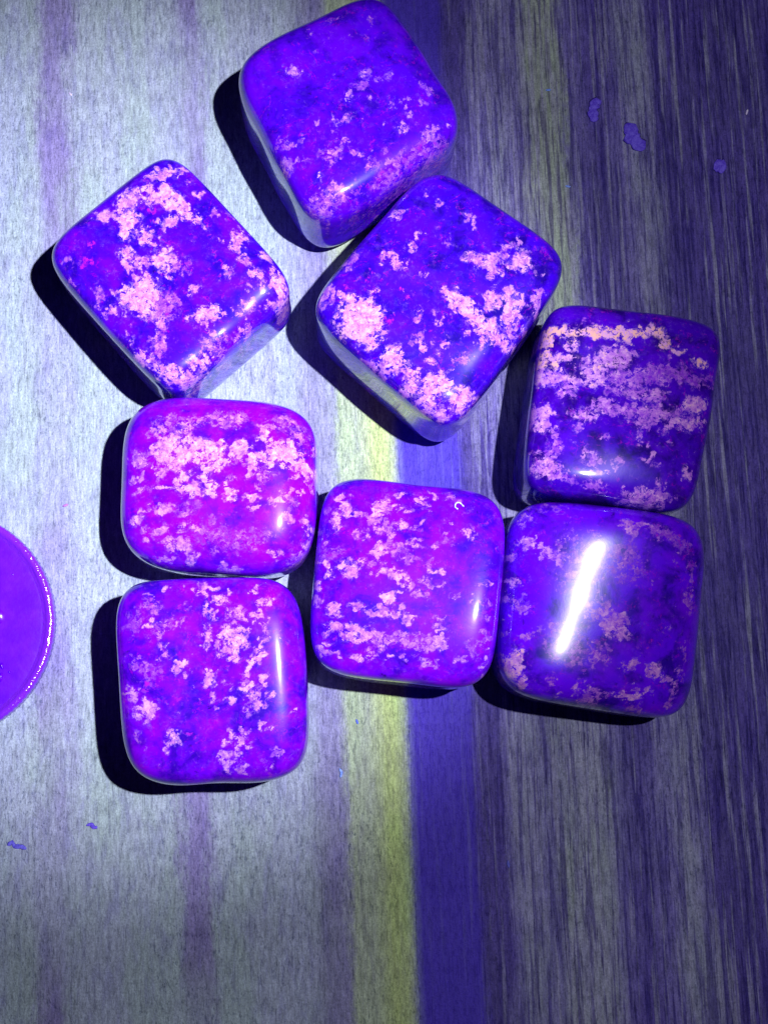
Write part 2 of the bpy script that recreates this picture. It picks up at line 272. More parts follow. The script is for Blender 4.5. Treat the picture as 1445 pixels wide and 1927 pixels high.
   (-2.39,-3.77,0.38,0.21,0,0.6,0.8),(-5.76,-4.3,0.21,0.17,0,0.7,0.8),(4.07,-4.19,0.43,0.14,0,0.6,0.8),(3.68,-3.14,0.52,0.35,0,0.5,0.8),
   (-6.19,1.03,0.86,0.52,0,0.75,0.75),(-3.88,8.33,1.05,0.21,0,0.5,0.5),]),
 5: dict(loc=(-17.09, 1.44), quad=[(-9.68, 9.44), (10.5, 8.4), (9.52, -9.63), (-10.34, -8.21)], height=11.7, plan=3.9, profile=3.8,
  patches=[
   (-3.92,5.85,2.01,0.75,0,0.7,0.6),(0.77,6.21,1.85,0.76,0,0.7,0.65),(-5.6,5.93,0.33,0.2,0,0.85,0.8),(-5.91,4.9,0.67,0.42,0,0.75,0.8),
   (-3.24,5.34,1,0.67,0,0.75,0.8),(1.95,6.39,0.67,0.42,0,0.8,0.8),(6.67,5.72,1.01,0.76,-20,0.7,0.6),(4.98,5.54,0.84,0.42,25,0.65,0.8),
   (8.02,4.68,1.01,0.84,0,0.65,0.6),(-4.55,3.61,1,1,0,1,1),(-5.53,2.41,1,0.83,0,1,1),(-3.2,2.93,2,1.17,0,1,1),(-1.2,3.1,1,1,0,1,1),
   (-0.19,2.59,1.17,1,0,1,1),(1.82,2.25,0.84,0.84,0,0.9,0.9),(2.48,3.2,0.84,0.59,0,1,1),(3.66,2.17,1.01,0.59,0,1,0.9),(4.83,3.98,0.67,0.59,0,1,1),
   (6.51,2.95,1.35,0.84,0,1.1,1),(5.85,1.92,1.68,0.42,-10,1,1),(8.03,1.41,1.34,0.5,-15,1,0.9),(9.54,0.9,0.67,0.67,0,0.9,0.9),
   (-7.52,2.23,1.16,0.66,0,0.7,0.7),(-4.51,1.39,1.5,0.58,0,0.9,0.9),(-0.84,0.96,1,0.42,0,1,1),(-3.32,0.19,0.67,0.5,0,1,1),
   (-1.82,-0.49,0.33,0.42,0,0.85,0.8),(-5.3,-0.83,0.83,0.25,0,1,0.95),(-3.8,-1,1,0.25,0,1,0.95),(-2.64,-1.17,0.83,0.47,0,1,1),
   (-1.64,-1.33,0.66,0.33,0,0.85,0.8),(-0.56,-0.99,0.5,0.63,0,1,1),(1.36,-1.59,0.58,0.5,0,1,1),(4.85,0.55,0.84,0.67,0,0.65,0.7),
   (3.51,0.89,0.5,0.67,0,0.65,0.8),(1.18,-0.06,0.5,0.33,0,0.75,0.8),(4.02,-0.9,0.33,0.2,0,0.9,0.8),(3.53,-1.76,0.67,0.25,0,0.9,0.85),
   (-0.99,0.03,0.42,0.33,0,0.85,0.8),(-7.31,0.36,0.27,0.23,0,0.9,0.8),(-8.22,0.02,0.36,0.33,0,0.9,0.8),(-7.61,-1.09,0.66,0.3,15,0.8,0.8),
   (-6.54,-1.08,0.17,0.17,0,0.85,0.8),(-5.49,0.53,0.5,0.42,0,0.6,0.8),(-5.26,-3.03,0.83,0.58,0,0.95,0.8),(-2.77,-3.53,0.33,0.23,0,0.85,0.8),
   (-3.11,-2.86,1.33,0.66,0,0.5,0.5),(-7.63,-3.79,0.49,0.41,0,0.9,0.85),(-7.08,-2.94,0.41,0.25,0,0.65,0.8),(-8.44,-4.38,0.33,0.25,0,0.85,0.8),
   (-5.88,-5.05,0.99,0.53,0,0.9,0.75),(-3.08,-4.8,0.41,0.36,0,0.75,0.8),(-1.75,-4.8,0.58,0.36,0,0.9,0.8),(-8.34,-5.47,0.33,0.25,0,0.75,0.8),
   (-7.01,-6.14,0.33,0.23,0,0.85,0.8),(-3.79,-6.56,1.07,0.58,0,0.95,0.8),(-2.37,-7.73,0.66,0.41,0,0.9,0.8),(-4.84,-7.73,0.66,0.25,0,0.85,0.8),
   (1.74,-6.23,2.48,1.16,0,0.52,0.4),(-0.75,-5.22,1.65,1.16,0,0.5,0.4),(4.22,-5.73,1.33,0.66,0,0.52,0.5),(6.37,-1.84,0.47,0.67,0,0.9,0.8),
   (7.2,-1.67,0.42,0.67,0,0.8,0.7),(7.13,-3.54,0.5,1,-10,0.7,0.6),(8.38,-3.96,0.5,0.42,0,0.9,0.8),(9.21,-4.89,0.33,0.5,0,0.85,0.8),
   (7.87,0.21,0.25,0.25,0,0.85,0.8),(8.71,-0.05,0.2,0.23,0,0.85,0.8),(9.55,-0.64,0.25,0.5,0,0.75,0.8),(8.2,-1.07,0.34,0.13,0,0.85,0.8),
   (1.11,-8.74,0.99,0.33,0,0.85,0.8),(-5.8,-8.81,0.98,0.33,0,0.65,0.6),(5.89,-7.41,0.58,0.41,0,0.65,0.8),(8.22,-7.92,1,0.83,30,0.75,0.7),
   (7.06,-9.25,1.82,0.5,10,0.7,0.6),(9.22,-6.24,0.42,0.67,0,0.65,0.8),(9.71,3.3,0.34,0.67,0,0.75,0.7),(5.37,-2.52,0.33,0.42,0,0.65,0.8),
   (3.7,-3.03,0.5,0.33,0,0.55,0.8),]),
 6: dict(loc=(-17.35, -18.11), quad=[(-10.11, 9.85), (8.58, 10.23), (9.79, -9.72), (-8.26, -10.36)], height=12.2, plan=4.8, profile=5.8,
  patches=[
   (-1,8.68,0.55,0.55,0,0.9,0.85),(0.17,8.67,0.39,0.31,0,0.95,0.9),(-4.52,8.73,0.47,0.19,0,0.8,0.9),(3.94,8.5,0.44,0.25,0,1,1),
   (4.64,8.71,0.19,0.19,0,0.9,0.8),(0.58,7.64,0.44,0.28,0,0.9,0.9),(1.28,7.48,0.39,0.39,0,0.8,0.8),(1.51,8.19,0.19,0.19,0,0.85,0.8),
   (-2.96,8.76,0.23,0.19,0,0.6,0.8),(-6.22,8.14,0.31,0.16,0,0.7,0.8),(-5.88,6.88,0.93,0.7,0,0.8,0.45),(-7.56,5.32,0.62,1.08,0,0.75,0.35),
   (-5.77,5.16,0.54,0.39,0,1,1),(-3.99,5.31,0.62,0.54,0,0.75,0.65),(-5.21,4.53,0.78,0.54,0,0.65,0.45),(-2.74,5.38,0.16,0.47,-10,0.7,0.6),
   (-2.3,7.03,0.31,0.55,20,0.6,0.6),(-0.42,6.55,0.19,0.86,0,0.85,0.7),(0.21,5.84,0.22,0.31,0,0.9,0.9),(-0.39,3.89,0.44,0.93,0,0.95,0.85),
   (2.23,6.38,0.94,0.55,0,0.65,0.7),(1.47,4.5,0.7,0.78,0,1,0.95),(2.42,3.87,0.78,0.78,0,1,1),(2.27,2.47,0.54,0.78,0,1,1),(1.03,2.79,0.47,0.7,0,0.85,0.8),
   (4.73,7.31,0.39,0.63,0,0.85,0.8),(5.52,7.23,0.31,0.31,0,0.85,0.8),(4.27,5.9,0.28,0.47,0,0.9,0.9),(3.18,5.9,0.19,0.47,0,0.85,0.8),
   (3.5,4.49,0.23,0.39,0,0.85,0.8),(3.99,2.62,0.22,0.34,0,0.9,0.8),(4.69,3.08,0.31,0.39,0,0.9,0.9),(4.61,2.14,0.39,0.62,0,0.9,0.9),
   (3.36,3.09,0.39,0.31,0,0.85,0.8),(3.69,1.37,0.31,0.47,0,0.9,1),(3.61,0.67,0.23,0.31,0,0.9,0.8),(3.15,-0.02,0.47,0.31,0,0.9,0.8),
   (3.55,-0.95,0.54,0.54,0,1,1),(5.02,-0.19,0.28,0.62,0,0.9,0.9),(4.33,-1.26,0.39,0.31,0,0.85,0.8),(4.49,-2.34,0.39,0.46,0,0.9,0.8),
   (5.11,-2.73,0.28,0.28,0,0.9,0.8),(3.71,-1.87,0.39,0.39,0,0.9,0.8),(3.57,-3.1,0.34,0.54,0,0.85,0.8),(5.57,-1.89,0.23,0.78,0,0.75,0.8),
   (5.13,-4.57,0.28,0.34,0,1,1),(5.22,4.33,0.31,1.41,0,0.65,0.7),(-4.39,2.2,0.46,0.46,45,0.75,0.6),(-7,1.28,0.93,0.46,-30,0.75,0.4),
   (-5.45,0.65,0.93,0.77,20,0.75,0.4),(-5.88,-0.73,0.46,0.43,0,0.8,0.1),(-4.64,3.13,0.31,0.23,0,0.75,0.8),(-2.98,1.1,0.65,0.7,0,0.95,0.9),
   (-2.35,0.33,0.19,0.31,0,0.85,0.8),(-0.1,0,0.46,0.7,-20,0.95,0.9),(0.23,-1.7,0.28,0.39,0,0.9,0.8),(1.69,-0.94,0.31,0.23,0,0.85,0.8),
   (1.22,-0.32,0.19,0.39,0,0.7,0.8),(2.09,-2.02,0.46,0.28,0,0.9,0.9),(-1.79,-0.76,0.15,0.31,0,0.7,0.8),(0.4,-2.85,0.22,0.15,0,0.8,0.8),
   (-7.56,-1.49,0.43,0.43,0,1,0.9),(-7.11,-0.95,0.23,0.23,0,0.8,0.8),(-6.22,-2.95,0.92,0.69,0,1.1,1),(-5.67,-3.41,0.38,0.31,0,1,0.8),
   (-3.25,-5.64,0.46,0.54,0,1,0.95),(-3.93,-6.24,0.34,0.54,0,0.95,0.9),(-3.49,-4.88,0.31,0.31,0,0.85,0.8),(-6.93,-5.46,0.23,0.54,15,0.75,0.6),
   (-6.14,-6.68,0.23,0.31,0,0.8,0.8),(1.44,-6.29,0.38,0.28,0,1,1),(2.05,-5.23,0.31,0.62,15,0.9,0.8),(2.9,-5.39,0.34,0.39,0,0.9,0.8),
   (3.51,-5.4,0.22,0.39,0,0.9,0.8),(2.82,-6.08,0.39,0.39,0,0.9,1),(2.37,-7.21,0.22,0.31,0,0.9,0.8),(2.91,-6.76,0.23,0.54,0,0.9,0.8),
   (1.46,-7.66,0.54,0.77,0,1,0.95),(1.7,-8.42,0.18,0.38,0,0.9,0.8),(3.16,-8.66,0.28,0.54,0,0.9,0.8),(2.69,-7.98,0.18,0.38,0,0.85,0.8),
   (3.83,-6.47,0.23,0.31,0,0.6,0.8),(6.38,-7.1,0.46,0.31,-30,0.75,0.6),(6.08,-8.31,0.15,0.31,0,0.7,0.8),(5.31,-8.3,0.23,0.92,0,0.6,0.4),
   (8.06,-3.29,0.31,0.31,0,0.85,0.9),(6.56,3.85,0.16,0.63,0,0.6,0.6),(-2.26,-5.12,0.12,0.12,0,0.8,-0.2),(-3.23,-2.21,0.09,0.22,0,0.7,-0.2),]),
 7: dict(loc=(1.85, -8.47), quad=[(-8.39, 11.24), (10.52, 8.9), (8.15, -11.2), (-10.28, -8.94)], height=11.7, plan=5.0, profile=7.2,
  patches=[
   (-6.66,8.34,0.52,0.27,0,0.85,0.8),(-5.68,8.41,0.37,0.3,0,0.6,0.5),(-6.21,7.35,0.37,0.52,0,1,1),(-6.66,6.74,0.52,0.37,0,0.85,0.8),
   (-7.18,5.91,0.52,0.6,0,0.9,0.9),(-6.06,6.59,0.37,0.3,0,0.9,0.8),(-8.08,6.9,0.33,0.33,0,0.75,0.6),(-2.61,7.5,0.75,0.45,35,1,0.9),
   (-2.77,6.59,0.97,0.45,10,1,0.95),(-3.67,5.99,0.6,0.45,0,0.8,0.7),(-1.41,7.2,0.6,0.23,30,0.85,0.8),(-1.02,8.65,0.33,0.24,0,0.9,0.8),
   (-0.35,8.57,0.38,0.23,0,0.75,0.8),(-0.06,6.9,0.57,0.33,15,1,0.9),(1,8.11,0.57,0.33,0,0.9,0.85),(1.67,7.35,0.45,0.33,0,0.75,0.6),
   (2.51,8.45,0.38,0.18,-20,0.85,0.8),(4.47,8.12,0.76,0.45,-15,0.75,0.45),(-0.98,5.53,0.67,0.37,-15,0.9,0.85),(-4.72,6.59,0.75,0.22,-30,0.75,0.6),
   (-2.48,5.08,0.75,0.6,-30,0.7,0.65),(0.74,5.15,0.45,0.45,45,0.7,0.6),(1.42,5.56,0.23,0.09,0,0.85,0.8),(-1.74,4.47,0.45,0.6,0,0.7,0.7),
   (-5.1,4.4,0.45,0.67,0,0.75,0.65),(-4.2,4.55,0.22,0.45,20,0.75,0.7),(-8.23,3.73,0.37,0.45,0,0.9,0.85),(-7.56,2.53,1.19,0.59,0,0.55,0.45),
   (-2.87,2.74,0.67,0.6,0,1,0.9),(-1.75,3.12,0.75,0.6,0,0.75,0.6),(-0.27,2.21,1.05,0.67,-15,0.65,0.5),(-8.75,1.93,0.3,0.33,0,0.85,0.8),
   (-8.16,1.48,0.33,0.74,20,1,1),(-7.86,0.59,0.44,0.3,0,0.85,0.8),(-5.79,0.88,1.04,0.67,0,0.9,0.85),(-6.08,1.48,0.59,0.45,0,0.75,0.8),
   (-3.85,1.47,0.74,0.37,15,0.8,0.7),(-4.74,1.47,0.59,0.45,0,0.6,0.8),(-2.22,0.72,0.89,0.45,20,0.95,0.85),(-0.59,0.04,0.74,0.52,-20,1,0.9),
   (0.08,-0.55,0.37,0.45,0,0.9,0.9),(-0.1,3.57,0.3,0.27,0,0.65,0.8),(0.87,3.49,0.45,0.3,0,0.65,0.8),(2.67,3.34,0.33,0.22,0,0.85,0.8),
   (3.65,3.86,0.75,0.53,0,0.65,0.45),(6.07,4.47,0.6,0.57,0,0.75,0.8),(4.36,5.76,0.3,0.15,0,0.75,0.8),(1.96,1.31,0.27,0.6,-10,0.85,0.8),
   (2.55,0.63,0.9,0.24,-8,0.95,0.9),(2.87,1.61,0.3,0.15,0,0.85,0.8),(1.64,-0.33,0.75,0.27,-30,0.75,0.6),(2.53,-0.64,0.52,0.3,20,0.75,0.55),
   (7.17,-0.5,0.67,0.27,0,0.75,0.6),(-2.09,-1.96,0.67,0.45,0,1,0.95),(-1.05,-1.37,0.37,0.27,0,0.9,0.8),(0.88,-1.67,0.67,0.27,0,0.8,0.8),
   (-9.12,-0.6,0.3,0.44,0,0.9,0.8),(-9.05,-2.08,0.44,0.37,0,0.75,0.8),(-7.57,-2.9,0.66,0.37,20,0.95,0.85),(-5.5,-2.61,0.81,0.33,-25,0.85,0.65),
   (-9.12,-2.9,0.27,0.22,0,0.85,0.8),(-7.43,-3.64,0.66,0.15,15,0.65,0.8),(-2.7,-3.29,1.33,0.41,-5,1,0.75),(-0.78,-3.82,1.48,0.33,-8,1,0.75),
   (-0.77,-3,0.37,0.3,30,0.9,0.8),(-8.31,-5.18,0.44,0.44,0,0.75,0.8),(-7.28,-4.82,0.74,0.44,0,0.9,0.9),(-6.55,-5.04,0.44,0.59,0,0.75,0.6),
   (-4.63,-5.2,1.47,0.52,-8,1,0.8),(-5.52,-5.78,0.59,0.44,0,0.9,0.95),(-2.72,-5.94,1.48,0.66,-8,0.9,0.75),(-0.65,-5.95,1.33,0.59,0,0.8,0.65),
   (1.56,-6.26,1.04,0.74,0,0.85,0.7),(2.75,-6.27,0.74,0.67,0,0.9,0.85),(2.62,-4.79,0.59,0.33,-20,0.75,0.6),(3.08,-3.98,0.52,0.12,0,0.65,0.8),
   (6.76,-6.14,1.19,0.45,15,0.9,0.55),(6.29,-7.31,0.37,0.59,0,0.75,0.6),(7.31,-8.06,0.27,0.89,-15,0.8,0.8),(5.09,-7.9,0.52,0.21,0,0.8,0.7),
   (6.97,-2.88,0.75,0.9,0,0.65,0.5),(6.09,-2.29,0.22,0.6,0,0.65,0.8),(-8.9,-6.86,0.44,0.37,-30,0.95,0.95),(-8.02,-7.09,0.59,0.22,-20,0.8,0.8),
   (-6.92,-7.39,0.26,0.23,0,0.9,0.8),(-7.95,-6.28,0.29,0.22,0,0.85,0.8),(-5.08,-7.69,0.51,0.44,-40,0.9,0.8),(-3.76,-7.55,0.59,0.37,-30,0.8,0.8),
   (-2.07,-7.63,0.29,0.29,0,0.85,0.8),(-0.67,-7.57,0.44,0.27,-20,0.85,0.8),(0.66,-7.87,0.44,0.22,0,0.65,0.8),(1.54,-8.17,0.59,0.15,0,0.65,0.8),
   (2.57,-8.47,0.27,0.3,0,0.75,0.8),(4.53,-1.76,0.37,0.22,20,0.6,0.8),(3.86,-1.68,0.18,0.15,0,0.85,0.8),]),
 8: dict(loc=(21.54, -11.16), quad=[(-9.26, 11.32), (11.47, 9.02), (9.09, -11.82), (-11.29, -8.52)], height=12.2, plan=5.2, profile=5.6,
  patches=[
   (-7.82,6.26,0.66,0.5,0,0.9,0.9),(-8.9,6.26,0.2,0.13,0,0.85,0.8),(-6.12,5.27,0.5,0.5,30,1,0.9),(-6.63,4.77,0.33,0.33,0,0.85,0.8),
   (-7.09,5.76,0.2,0.25,0,0.85,0.8),(-9.51,4.94,0.49,0.46,0,0.85,0.7),(-9.32,2.56,0.36,0.41,0,1,0.9),(-8.59,1.98,0.3,0.2,0,0.75,0.8),
   (-10.41,1.5,0.23,0.36,0,0.9,0.8),(-10.02,0.76,0.41,0.33,0,0.75,0.8),(-8.8,0.19,0.66,0.57,0,0.65,0.7),(-8.41,-0.63,0.29,0.26,0,0.9,0.8),
   (-9.65,-1.19,0.2,0.13,0,0.85,0.8),(-4.94,5.89,0.2,0.13,0,0.7,0.8),(2.02,7.75,0.47,0.83,10,0.95,0.75),(3.28,7.83,0.84,0.33,20,0.75,0.6),
   (5.76,7.24,1.34,0.67,-25,0.85,0.4),(7.55,6.24,1.17,0.59,-30,0.75,0.35),(6.79,4.17,0.23,0.23,0,0.7,0.8),(-8.01,8.58,0.58,0.41,0,0.55,0.8),
   (-5.82,9.84,1.99,0.2,-5,0.65,0.4),(-5.14,4.77,0.83,0.66,-30,0.65,0.7),(0.57,-2.13,1.4,1.15,-10,0.9,0.8),(-1.34,-0.33,1.32,0.99,0,0.55,0.7),
   (-8.47,-2.98,0.46,0.39,0,0.95,0.7),(-7.32,-2.5,0.49,0.16,15,0.65,0.8),(-10.26,-2.73,0.65,0.24,35,0.6,0.5),(-11.02,-3.69,0.16,0.23,0,0.85,0.8),
   (-9.69,-5.95,0.73,1.38,-10,1.1,1),(-10.36,-7.07,0.41,0.49,0,1,0.8),(-8.84,-7.56,0.36,0.41,0,0.9,0.8),(-10.8,-4.82,0.23,0.41,0,0.75,0.8),
   (-5.82,-7.18,0.41,0.49,0,0.65,0.4),(-5.62,-8.7,0.24,0.24,0,0.65,0.8),(-3.65,-8.23,0.29,0.36,0,0.8,0.7),(-3.06,-7.44,0.65,0.41,-40,0.65,0.6),
   (-1.97,-9.04,0.98,0.73,0,0.95,0.6),(-2.42,-8,0.33,0.24,0,0.85,0.8),(-0.32,-8.58,0.65,0.29,0,0.65,0.45),(0.81,-8.83,0.73,0.41,0,0.95,0.8),
   (2.28,-8.84,1.14,0.36,0,1,0.85),(2.38,-8.36,0.29,0.29,0,0.85,0.8),(1.82,-5.86,0.82,0.41,15,0.85,0.7),(4.51,-6.44,0.74,0.57,-15,0.9,0.8),
   (5.79,-7.18,0.49,0.3,0,0.85,0.8),(4.02,-8.37,0.23,0.26,0,0.85,0.8),(2.56,-10.04,0.73,0.33,20,0.75,0.5),(3.35,-10.52,0.24,0.24,0,0.65,0.8),
   (6.89,-8.31,0.41,0.82,-20,0.8,0.6),(6.16,-9.9,0.65,0.41,30,0.8,0.6),(8.45,0.45,0.5,1,0,0.8,0.5),(8.79,2.43,0.25,0.83,0,0.75,0.45),
   (7.87,-4.77,0.23,0.99,0,0.75,0.5),(7.46,-6.7,0.33,0.66,0,0.65,0.5),(8.64,4.41,0.42,0.5,0,0.6,0.4),(6.01,-2.24,0.3,0.33,0,0.6,0.8),
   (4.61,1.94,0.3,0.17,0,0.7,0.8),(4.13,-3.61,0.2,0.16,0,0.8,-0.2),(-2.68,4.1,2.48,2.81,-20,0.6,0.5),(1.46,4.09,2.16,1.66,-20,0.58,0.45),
   (-4.41,-3.73,1.96,1.96,0,0.6,0.5),(-2.15,-4.71,1.64,1.31,0,0.56,0.5),]),  # last four: broad faint inclusions painting in the glare's soft pink halo
}

def stone_material(name, seed, base, dark, red, bands=None, rough=.05, glow=.09):
    k = NT(name); P = k.coords(); off = (seed * 17.3, seed * 9.1, seed * 5.7)
    at = k.n('ShaderNodeAttribute', attribute_name='inclusion'); sp = k.n('ShaderNodeSeparateColor')
    k.put(sp.inputs[0], at.outputs['Color']); field, tone = sp.outputs[0], sp.outputs[1]
    n1 = k.noise(P, 1.15, 6, .68, .35, off); n2 = k.noise(P, 3.2, 4, .65, .4, off)
    # violet matrix: clouds, dark spots, thin magenta veins
    cl = k.noise(P, .34, 5, .62, .4, off); c = k.mix(k.step(cl, .37, .60), dark, base)
    c = k.mix(k.step(k.noise(P, 1.3, 5, .7, .3, (off[0], off[2] + 12, off[1])), .57, .74, 0, .8), c, (.006, .001, .10))
    c = k.mix(k.step(k.noise(P, .85, 4, .65, .2, (off[1], off[2], off[0])), .58, .74, 0, .55), c, k.mix(.5, c, dark))
    rd = k.noise(P, .30, 4, .6, .3, (off[2] + 40, off[0], off[1])); c = k.mix(k.step(rd, .42, .68, 0, .8), c, red)
    vn = k.math('ABSOLUTE', k.math('SUBTRACT', k.noise(P, .26, 5, .6, .5, (off[2], off[1], off[0])), .5))
    vm = k.math('MULTIPLY', k.step(vn, .002, .016, 1, 0), k.step(n1, .46, .62, 0, .45))
    c = k.mix(vm, c, (.42, .0, .62))
    # faint flecks and threads scattered through the matrix
    fl = k.noise(P, 2.7, 5, .68, .5, (off[1] + 9, off[0], off[2])); clump = k.noise(P, .45, 3, .6, 0, (off[0] + 3, off[2], off[1]))
    c = k.mix(k.math('MULTIPLY', k.step(fl, .57, .66), k.step(clump, .46, .66, .0, .30)), c, (.42, .07, .68))
    th = k.math('ABSOLUTE', k.math('SUBTRACT', k.noise(P, 1.0, 5, .65, .6, (off[2], off[0] + 7, off[1])), .5))
    # pale inclusions: crumbly edges, pits, see-through margins
    wp = k.vmath('ADD', P, k.vmath('SCALE', k.noise(P, 2.2, 3, .6, 0, off, color=True), .75))
    def cells(scale):                                       # angular crystal grains, one random value each
        vo = k.n('ShaderNodeTexVoronoi'); k.put(vo.inputs['Vector'], wp); vo.inputs['Scale'].default_value = scale
        q = k.n('ShaderNodeSeparateColor'); k.put(q.inputs[0], vo.outputs['Color']); return q.outputs[0], q.outputs[1]
    g1, gt1 = cells(2.3); g2, gt2 = cells(5.2)
    amp = k.step(field, .0, .40, .60, 1.05)                  # the clear matrix stays clean, patches break up
    v = k.math('ADD', k.math('MULTIPLY_ADD', n1, 2.0, -1.0), k.math('ADD', k.math('MULTIPLY_ADD', g1, .95, -.48), k.math('ADD', k.math('MULTIPLY_ADD', g2, .42, -.21), k.math('MULTIPLY_ADD', n2, .9, -.45))))
    v = k.math('MULTIPLY_ADD', v, amp, field)
    lace = k.math('MULTIPLY', k.step(th, .0, .05, 1, 0), k.step(k.math('ADD', field, k.math('MULTIPLY_ADD', n1, 1.6, -.8)), .05, .45, 0, .35))
    dens = k.noise(P, .9, 4, .65, .3, (off[0] + 15, off[1], off[2] + 2))
    body = k.math('MULTIPLY', k.step(v, .505, .545), k.step(k.math('ADD', dens, k.math('MULTIPLY', field, .22)), .46, .70, .58, 1.0))
    halo = k.step(v, .0, .5, 0, .05)
    pit = k.math('MULTIPLY', k.step(k.noise(P, 2.6, 4, .7, .3, (off[1], off[0] + 31, off[2])), .57, .64), .75)
    body = k.math('MULTIPLY', body, k.math('SUBTRACT', 1.0, pit))
    mask = k.math('MAXIMUM', k.math('MAXIMUM', body, halo), lace)
    t2 = k.math('ADD', k.math('MULTIPLY_ADD', tone, .5, .06), k.math('MULTIPLY_ADD', k.noise(P, 1.7, 5, .7, .2, (off[0] + 5, off[1], off[2])), .6, -.30))
    t2 = k.math('ADD', t2, k.math('ADD', k.math('MULTIPLY_ADD', gt1, .22, -.11), k.math('MULTIPLY_ADD', gt2, .18, -.09)))
    pc = k.ramp(t2, [(0.0, (.36, .008, .60)), (.18, (.20, .025, .66)), (.34, (.32, .08, .68)), (.50, (.49, .18, .74)), (.66, (.67, .33, .80)), (.78, (.84, .42, .46)), (1.0, (.88, .48, .38))])
    c = k.mix(mask, c, pc)
    k.bump(k.math('MULTIPLY_ADD', n2, .012, cl), .05, .0003)
    k.bsdf.inputs['Coat Weight'].default_value = 1.0; k.bsdf.inputs['Coat Roughness'].default_value = rough; k.bsdf.inputs['Coat IOR'].default_value = 1.5
    k.bsdf.inputs['Specular IOR Level'].default_value = glow
    return k.done(c, .26, 1.46)

def smoothstep(x, a, b):
    t = np.clip((x - a) / (b - a), 0, 1); return t * t * (3 - 2 * t)

NX_, NZ_ = 120, 44
def lattice():                  # a welded box lattice: N x N on top and bottom, N x M on the sides
    idx, pts, quads = {}, [], []
    def vid(i, j, k):
        key = (i, j, k)
        if key not in idx: idx[key] = len(pts); pts.append(key)
        return idx[key]
    N, Mz = NX_, NZ_
    for i in range(N):
        for j in range(N):
            quads.append((vid(i, j, Mz), vid(i + 1, j, Mz), vid(i + 1, j + 1, Mz), vid(i, j + 1, Mz)))
            quads.append((vid(i, j + 1, 0), vid(i + 1, j + 1, 0), vid(i + 1, j, 0), vid(i, j, 0)))
    for i in range(N):
        for k in range(Mz):
            quads.append((vid(i, 0, k), vid(i + 1, 0, k), vid(i + 1, 0, k + 1), vid(i, 0, k + 1)))
            quads.append((vid(i, N, k + 1), vid(i + 1, N, k + 1), vid(i + 1, N, k), vid(i, N, k)))
            quads.append((vid(0, i, k + 1), vid(0, i + 1, k + 1), vid(0, i + 1, k), vid(0, i, k)))
            quads.append((vid(N, i, k), vid(N, i + 1, k), vid(N, i + 1, k + 1), vid(N, i, k + 1)))
    p = np.array(pts, float)
    p[:, :2] = p[:, :2] / N * 2 - 1; p[:, 2] = p[:, 2] / Mz * 2 - 1
    return p, np.array(quads, np.int32)
LAT, QUADS = lattice()

